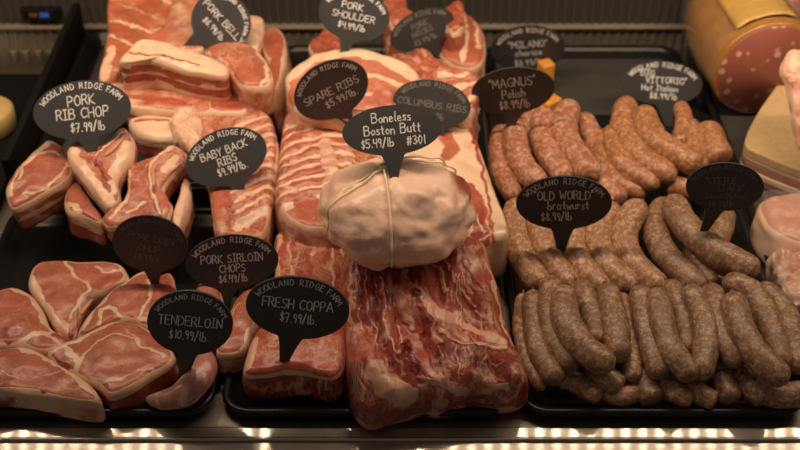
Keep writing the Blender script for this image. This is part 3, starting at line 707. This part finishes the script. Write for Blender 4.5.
# second log behind
c2 = P(795, 20, .10); o = lathe('ham_log', c2, Vector((-.55,1,.0)), [(0,.03),(.006,.045),(.03,.052),(.13,.050),(.16,.035),(.17,.01)], M['pink'], bumpy=.003); tag(o, 'pale pink ham log behind the mortadella in the top right corner', 'ham')
# stuffed loaf wedge
def wedge():
    pts = [(800,66),(788,72),(772,92),(757,114),(747,134),(746,146),(760,154),(800,170),(830,176),(830,66)]
    z = .056
    O = [P(x, y, z) for x, y in pts]
    root = empty('headcheese_wedge', (O[4].x+.05, O[4].y, 0)); tag(root, 'tan topped half loaf with pink and cream layers at the right edge', 'deli loaf')
    def layer(nm, za, zb, m, ins):
        c = sum((p for p in O), Vector())/len(O); V = []
        ring = catmull([Vector((p.x, p.y, 0)) for p in O], 80, True)
        for zz, sc_ in ((za,1),(zb,1)):
            for p in ring:
                d = (p-Vector((c.x,c.y,0)))*(1-ins); V.append(Vector((c.x+d.x, c.y+d.y, zz)))
        n = 80; Fc = [tuple(range(n)), tuple(range(n, 2*n))]+[(i,(i+1)%n,n+(i+1)%n,n+i) for i in range(n)]
        return bevel(link(nm, V, Fc, m, root, smooth=False), .002)
    layer('bottom_layer', .0035, .014, M['pink'], .02); layer('middle_layer', .014, .024, M['white'], .0); layer('dark_layer', .024, .036, M['pink'], .015); layer('cream_layer', .036, .042, M['white'], .01); layer('rind', .042, z, M['rind'], 0)
wedge()
slab('ham_slice', 'upright pink and white ham slice leaning on the half loaf', 'ham',
  [(788,52),(800,48),(825,60),(825,150),(804,150),(796,130),(792,104),(788,84),(782,70)], .15, .012, M['belly'], tilt=(0,.9), rim=5, base=.5, side=.8)
# packaged chicken at the right edge
root = slab('packed_chicken', 'pale chicken breast in clear film at the right edge', 'chicken', [(758,206),(766,198),(785,193),(812,196),(816,238),(800,244),(778,236),(764,222)], .062, .058, M['roast'], base=.4, rim=3, dome=.01, side=.8)
slab('packed_chicken', 'yellow pink chicken pieces bagged below the chicken breast at the right edge', 'chicken', [(772,252),(782,246),(800,252),(816,250),(818,290),(798,296),(782,276),(774,262)], .048, .044, M['roast'], base=.45, deep=.3, amp=.008, ns=60, rim=3, side=.8)
def film():
    V, Fc = [], []; n = 30
    for i in range(n):
        for j in range(n):
            px = 750+90*i/(n-1); py = 190+112*j/(n-1); px += 22*(j/(n-1))
            z = .075+.008*noise.noise(Vector((px*.06, py*.06, 0)))-.020*(j/(n-1))
            e = max(0, .14-i/(n-1)); z -= e*.38
            V.append(P(px, py, max(z, .012)))
    for i in range(n-1):
        for j in range(n-1): Fc.append((i*n+j, (i+1)*n+j, (i+1)*n+j+1, i*n+j+1))
    o = link('plastic_film', V, Fc, M['film']); md = o.modifiers.new('s', 'SOLIDIFY'); md.thickness = .0003
    tag(o, 'crumpled clear plastic film draped over the chicken at the right edge', 'plastic film')
film()
# yellow cheese wheel at the left edge
c = P(0, 118, .03); o = lathe('cheese_round', Vector((c.x-.02, c.y, .012)), Vector((0,.0001,1)), [(0,.038),(.003,.041),(.030,.041),(.034,.037)], M['cheese']); tag(o, 'yellow cheese wheel cut off at the left edge beyond the divider', 'cheese')
for i, (x, l) in enumerate(((14,'leftmost of the small cream cups under the back lip'),(26,'small cream cup second from the left under the back lip'),(39,'small cream cup third from the left under the back lip'),(51,'rightmost small cream cup by the divider'))):
    c = P(x, 54, .01); o = lathe('sauce_cup', Vector((c.x, c.y, .0)), Vector((0,.0001,1)), [(-.003,.0065),(.016,.008),(.018,.0085),(.019,.007)], M['riser']); tag(o, l, 'cup', 'small cups below the back lip')

# ------------------------------------------------------------------ stroke alphabet for the chalk writing (unit box: x 0..1, y 0..1 upward)
G = {
'A':'0,0 .45,1 .9,0|.18,.36 .72,.36','B':'0,0 0,1 .5,1 .7,.85 .6,.6 0,.53|.6,.53 .8,.3 .6,.02 0,0','C':'.8,.85 .45,1 .1,.75 0,.4 .2,.08 .5,0 .8,.15','D':'0,0 0,1 .4,.97 .8,.6 .7,.2 .35,0 0,0',
'E':'.7,1 0,1 0,0 .7,0|0,.52 .55,.52','F':'.7,1 0,1 0,0|0,.52 .55,.52','G':'.8,.85 .45,1 .1,.75 0,.4 .2,.05 .55,0 .8,.2 .8,.45 .5,.45','H':'0,0 0,1|.75,0 .75,1|0,.5 .75,.5','I':'.25,0 .25,1|0,1 .5,1|0,0 .5,0',
'J':'.6,1 .6,.25 .4,0 .1,.1','K':'0,0 0,1|.7,1 0,.45 .75,0','L':'0,1 0,0 .65,0','M':'0,0 .1,1 .5,.35 .9,1 1,0','N':'0,0 0,1 .75,0 .75,1','O':'.4,1 .08,.8 0,.45 .15,.08 .45,0 .75,.2 .8,.6 .65,.92 .4,1',
'P':'0,0 0,1 .5,1 .72,.75 .5,.48 0,.45','R':'0,0 0,1 .5,1 .7,.77 .5,.52 0,.48|.35,.5 .75,0','S':'.7,.88 .4,1 .08,.85 .12,.6 .6,.42 .7,.18 .4,0 0,.12','T':'0,1 .8,1|.4,1 .4,0','U':'0,1 0,.3 .2,0 .55,0 .75,.3 .75,1','V':'0,1 .4,0 .8,1',
'W':'0,1 .2,0 .5,.7 .75,0 1,1','Y':'0,1 .38,.5|.78,1 .38,.5 .3,0','Z':'0,1 .75,1 0,0 .8,0',
'a':'.55,.5 .25,.58 .02,.35 .1,.05 .35,0 .55,.2|.55,.55 .55,.1 .68,0','b':'0,1 0,0 .4,0 .58,.25 .4,.52 0,.4','c':'.55,.5 .2,.55 0,.28 .2,0 .58,.08','d':'.55,1 .55,0 .2,0 0,.25 .2,.52 .55,.45','e':'.02,.28 .5,.32 .4,.55 .12,.5 .02,.22 .2,0 .55,.08',
'h':'0,1 0,0|0,.4 .3,.56 .5,.4 .5,0','i':'.1,.55 .1,0|.1,.78 .12,.8','k':'0,1 0,0|.5,.55 0,.22 .5,0','l':'.1,1 .1,.08 .2,0','m':'0,0 0,.55|0,.4 .2,.55 .38,.4 .38,0|.38,.4 .6,.55 .78,.4 .78,0','n':'0,0 0,.55|0,.4 .3,.55 .5,.4 .5,0','o':'.28,.55 0,.3 .2,0 .5,.1 .52,.4 .28,.55',
'r':'0,0 0,.55|0,.35 .25,.55 .45,.5','s':'.45,.5 .15,.55 .08,.38 .42,.22 .35,.02 0,.05','t':'.2,.9 .2,.1 .4,0|0,.58 .42,.58','u':'0,.55 .05,.08 .3,0 .5,.15|.5,.55 .52,0','w':'0,.55 .18,0 .35,.45 .55,0 .72,.55','x':'0,.55 .5,0|.5,.55 0,0','z':'0,.52 .45,.55 0,0 .5,.02','v':'0,.55 .25,0 .5,.55','p':'0,.5 0,-.35|0,.4 .4,.52 .5,.2 .3,0 0,.08',
'0':'.35,1 .05,.75 0,.35 .25,0 .5,.2 .6,.65 .35,1','1':'.2,1 .2,0','2':'0,.8 .3,1 .55,.75 .4,.4 0,0 .6,0','3':'0,.9 .35,1 .55,.78 .25,.55 .6,.3 .35,0 0,.1','4':'0,1 0,.5 .5,.5|.5,1 .5,0','5':'.6,1 .05,1 .02,.58 .4,.6 .6,.3 .35,0 0,.08','6':'.5,1 .1,.6 0,.25 .25,0 .55,.2 .4,.48 .05,.35','7':'0,1 .6,1 .2,0|.12,.5 .5,.52',
'8':'.3,.52 .05,.78 .3,1 .55,.8 .3,.52 0,.25 .3,0 .6,.22 .3,.52','9':'.5,.65 .3,.48 .05,.65 .2,.98 .5,.85 .5,.6 .4,0','$':'.55,.8 .3,.9 .05,.75 .15,.55 .5,.42 .5,.15 .2,.08 0,.2|.28,1.05 .28,-.05','/':'0,-.1 .5,1.1','.':'.05,.03 .12,.03','"':'.05,1.05 .0,.8|.25,1.05 .2,.8','#':'.15,0 .3,1|.5,0 .65,1|0,.35 .75,.35|.05,.7 .8,.7',"'":'.05,1.05 .0,.8'}
def glyph(ch):
    return [[tuple(map(float, q.split(','))) for q in s.split()] for s in G[ch].split('|')] if ch in G else []
def gw(ch):
    g = glyph(ch)
    return .42 if not g else max(p[0] for s in g for p in s)
def text_lines(txt, size, gap=.24):
    """strokes of a line, centred, in pixels"""
    tot = sum(gw(c)+gap for c in txt)-gap; x = -tot/2; out = []
    for c in txt:
        dy = random.uniform(-.05, .05); sh = random.uniform(-.04, .06)
        for s in glyph(c): out.append([((x+a+b*sh)*size, (b+dy-.5)*size) for a, b in s])
        x += gw(c)+gap
    return out
def arc_text(txt, rx, ry, a0, a1, size):
    tot = sum(gw(c)+.3 for c in txt)-.3; x = 0; out = []
    for c in txt:
        u = (x+gw(c)/2)/tot; ang = math.radians(a0+(a1-a0)*u)
        ex, ey = rx*math.cos(ang), ry*math.sin(ang); tx, ty = rx*math.sin(ang), -ry*math.cos(ang); l = math.hypot(tx, ty); tx, ty = tx/l, ty/l
        for s in glyph(c): out.append([(ex+(a-gw(c)/2)*.75*size*tx-(b-.5)*size*ty, ey+(a-gw(c)/2)*.75*size*ty+(b-.5)*size*tx) for a, b in s])
        x += gw(c)+.3
    return out

bpy.context.view_layer.update()
dg = bpy.context.evaluated_depsgraph_get()
def hit(px, py):
    ok, loc, nrm, i, ob, mx = sc.ray_cast(dg, CP, ray(px, py))
    return loc, ob
hits = {}
M['bone'] = solid('cut_bone', (.60,.27,.16), .4, bscale=300, bs=.2)
def bone(lab, pts, rpx):
    par = next(o for o in bpy.data.objects if o.get('label', '').startswith(lab))
    w = [hit(*p)[0] for p in pts]; rr = rpx*pxsize(w[0])
    o = tube('rib_bone', [p+Vector((0,0,-rr*.35)) for p in w], rr, M['bone'], par, n=24, seg=12, wob=.25, flat=.8); o['label'] = 'pinkish cut bone'
bone('rib chop with a thick white', [(126,133),(114,147),(103,156)], 2.6)
bone('orange red rib chop', [(175,152),(163,160),(153,168),(154,186)], 2.6)
bone('pale pink loin chop', [(93,298),(87,305),(80,314)], 2.2)
def sign(label, c, w, h, rot, tip, lean, lines, arc=True, dim=False, tw=.20, arcspan=(158,20), yaw=0, fwd=0):
    cx, cy = c; rx, ry = w/2, h/2; ca, sa = math.cos(math.radians(rot)), math.sin(math.radians(rot))
    def W(u, v): return (cx+u*ca-v*sa, cy-(u*sa+v*ca))       # sign frame (y up) -> photo frame
    O, ob = hits[label]
    if ob: print('SIGN', label, '->', ob.name, tuple(round(k, 3) for k in O))
    O = O-(O-CP).normalized()*fwd
    n = Vector((math.sin(math.radians(yaw)), -math.cos(math.radians(lean)), math.sin(math.radians(lean)))).normalized()
    n.normalize()
    dx, dy = tip[0]-cx, -(tip[1]-cy)
    tu, tv = dx*ca+dy*sa, -dx*sa+dy*ca
    ta = math.atan2(tv/ry, tu/rx)
    tl = math.hypot(tu, tv); ext = 5.0/tl
    tu2, tv2 = tu*(1+ext), tv*(1+ext)
    da = tw*1.35; pts = []
    K = 64
    for i in range(K+1):
        a = ta+da+(2*math.pi-2*da)*i/K; pts.append((rx*math.cos(a), ry*math.sin(a)))
    e1 = pts[-1]; e0 = pts[0]
    # tail: concave flanks to a blunt tip
    nx, ny = -tv/tl, tu/tl; bw = w*.035
    def flank(e, sgn):
        m = (e[0]*.45+tu2*.55+nx*sgn*w*.015, e[1]*.45+tv2*.55+ny*sgn*w*.015); t = (tu2+nx*sgn*bw, tv2+ny*sgn*bw); out = []
        k = ((rx*.86*math.cos(ta)+nx*sgn*w*.085), (ry*.86*math.sin(ta)+ny*sgn*w*.085))
        for i in range(1, 9):
            u = i/8; out.append(((1-u)**2*e[0]+2*u*(1-u)*k[0]*1.12+u*u*t[0], (1-u)**2*e[1]+2*u*(1-u)*k[1]*1.12+u*u*t[1]))
        return out
    side1 = 1 if (e1[0]*nx+e1[1]*ny) > 0 else -1
    f1 = flank(e1, side1); f0 = flank(e0, -side1)
    pts += f1+[(tu2*1.03, tv2*1.03)]+f0[::-1]
    world = [onplane(*W(*p), O, n) for p in pts]
    th = .0022; N_ = len(world)
    base_pt = onplane(*W(tu, tv), O, n)
    root = empty('price_sign', base_pt); tag(root, label, 'price sign', 'oval chalkboard price signs')
    V = world+[p-n*th for p in world]; b = N_
    Fc = [tuple(range(N_)), tuple(range(2*N_-1, N_-1, -1))]+[(i, (i+1) % N_, N_+(i+1) % N_, N_+i) for i in range(N_)]
    brd = link('board', V, Fc, M['board'], root, smooth=False)
    strokes = []
    ps = w/100
    for (txt, size, yy, *ex) in lines:
        xs = .72
        if w < 82: size *= .86; yy = yy*.92-1.4; xs = .88
        ox = ex[0] if ex else 0
        for s in text_lines(txt, size): strokes.append([(a*xs+ox, b_+yy) for a, b_ in s])
    if arc: 
        a0, a1 = arcspan
        s = arc_text('WOODLAND RIDGE FARM', rx*.86, ry*.83, a0, a1, w*.058)
    else: s = []
    def ribbon(strks, wd, name, m):
        V, Fc = [], []
        for s in strks:
            q = [onplane(*W(*p), O, n)+n*.0005 for p in s]
            hw = wd/2*pxsize(q[0])
            for a, b_ in zip(q, q[1:]):
                d = (b_-a)
                if d.length < 1e-7: continue
                d.normalize(); sd = d.cross(n)*hw*random.uniform(.75, 1.15); e = d*hw*.6; k = len(V)
                V += [a-e-sd, b_+e-sd, b_+e+sd, a-e+sd]; Fc.append((k, k+1, k+2, k+3))
        if V: lo = link(name, V, Fc, m, brd, smooth=False); lo['label'] = 'faded chalk writing' if dim else 'white chalk writing'
    ribbon(strokes, max(.85, w*.0122), 'lettering', M['chalk_dim'] if dim else M['chalk'])
    ribbon(s, max(.8, w*.0095), 'farm_lettering', M['chalk_dim'] if dim else M['chalk'])
S = [
 ('black oval sign reading fresh coppa $7.99/lb', (297.5,308), 104, 62, -6, (284,361), 0, [('FRESH COPPA',9.5,4),('$7.99/lb.',9,-10,2)]),
 ('black oval sign reading tenderloin $10.99/lb', (190,323), 86, 64, -5, (186,372), 0, [('TENDERLOIN',9.5,2),('$10.99/lb.',9,-12)]),
 ('glossy grey oval sign reading boneless boston butt $5.49/lb #301', (392,130), 100, 50, 5, (394,177), 42, [('Boneless',9.5,13,0),('Boston Butt',9.5,1,0),('$5.49/lb   #301',8.5,-12,0)], False),
 ('grey oval sign reading pork rib chop $7.99/lb', (82,110), 98, 59, 6, (92,152), 35, [('PORK',10,10),('RIB CHOP',10,-3),('$7.99/lb',9,-17,4)]),
 ('grey oval sign tilted over the baby back ribs, $9.99/lb', (226,157), 84, 56, 20, (240,190), 35, [('BABY BACK',7.6,7),('RIBS',7.6,-3),('$9.99/lb.',7.6,-13,2)]),
 ('dim black oval sign reading pork loin chop $8.99/lb', (150,244), 76, 56, -10, (155,284), 5, [('PORK LOIN',7.5,8),('CHOP',7.5,-3),('$8.99/lb',7,-13)], True, True),
 ('grey oval sign reading pork sirloin chops $6.49/lb', (232,262), 93, 54, 4, (225,302), 15, [('PORK SIRLOIN',8,4),('CHOPS',7.5,-6),('$6.49/lb',7.5,-16)]),
 ('black oval sign reading spare ribs $5.99/lb', (331,90), 78, 56, 26, (349,122), -3, [('SPARE RIBS',8.5,1),('$5.99/lb.',8,-11,6)]),
 ('grey oval sign with faint writing just behind the tied roast sign', (432,104), 78, 48, -9, (440,136), 28, [('COLUMBUS RIBS',7.5,1),('$4.49/lb',7,-11)], True, True),
 ('grey oval sign reading pork shoulder $4.99/lb in the top middle', (354,15), 72, 52, -12, (344,52), 25, [('PORK',7.5,11,-3),('SHOULDER',7.5,0),('$4.99/lb',7,-11)]),
 ('black oval sign slanting up to the right at the back of the ribs', (422,30), 68, 38, 24, (440,55), 10, [('PORK',6,8),('HOCKS',6,0),('$3.99/lb.',6,-9)], True, True),
 ('grey sign reading pork belly, tipped sideways at the top left', (221,22), 62, 58, -48, (187,46), 25, [('PORK BELLY',8,4,2),('$6.99/lb',7,-9)]),
 ('black oval sign reading chorizo behind the polish sign', (528,49), 74, 46, 4, (534,82), -10, [('"MILANO"',7.5,7),('chorizo',7.5,-2),('$8.99/lb',7,-13)]),
 ('black oval sign reading polish $8.99/lb', (513,91), 84, 46, 7, (511,126), -10, [('"MAGNUS"',9,9),('Polish',8.5,-2),('$8.99/lb',8,-13)], False),
 ('grey oval sign reading hot italian $8.99/lb', (662,83), 81, 44, -3, (669,126), 25, [('"BIG',6.8,12,-16),('VITTORIO"',6.8,4.5,4),('Hot Italian',6.2,-4,-2),('$8.99/lb',6.8,-12.5,2)]),
 ('black oval sign reading bratwurst $8.99/lb', (564,203), 96, 53, 1, (561,251), 0, [('"OLD WORLD"',8.5,8),('bratwurst',8.5,-2,4),('$8.99/lb',8,-13,-8)]),
 ('dim black oval sign reading sweet italian over the right sausages', (725,187), 78, 48, 0, (704,231), 0, [('"LITTLE',7,9,-4),('ITALY"',7,1,6),('Sweet Italian',5.5,-8),('$8.99/lb',6.5,-16,-4)], True, True),
]
for s in S:
    hits[s[0]] = hit(*s[5])
for s in S: sign(*s, **({'fwd': .03} if 'sirloin' in s[0] else {}))
for o in bpy.data.objects:
    if '_o' in o: del o['_o']

# ------------------------------------------------------------------ ambience
w = bpy.data.worlds.new('shop'); sc.world = w; w.use_nodes = True
w.node_tree.nodes['Background'].inputs[0].default_value = (1,.78,.6,1); w.node_tree.nodes['Background'].inputs[1].default_value = .095
sc.view_settings.view_transform = 'Standard'; sc.view_settings.look = 'None'; sc.view_settings.gamma = 1; sc.view_settings.use_curve_mapping = False
sc.view_settings.exposure = 0
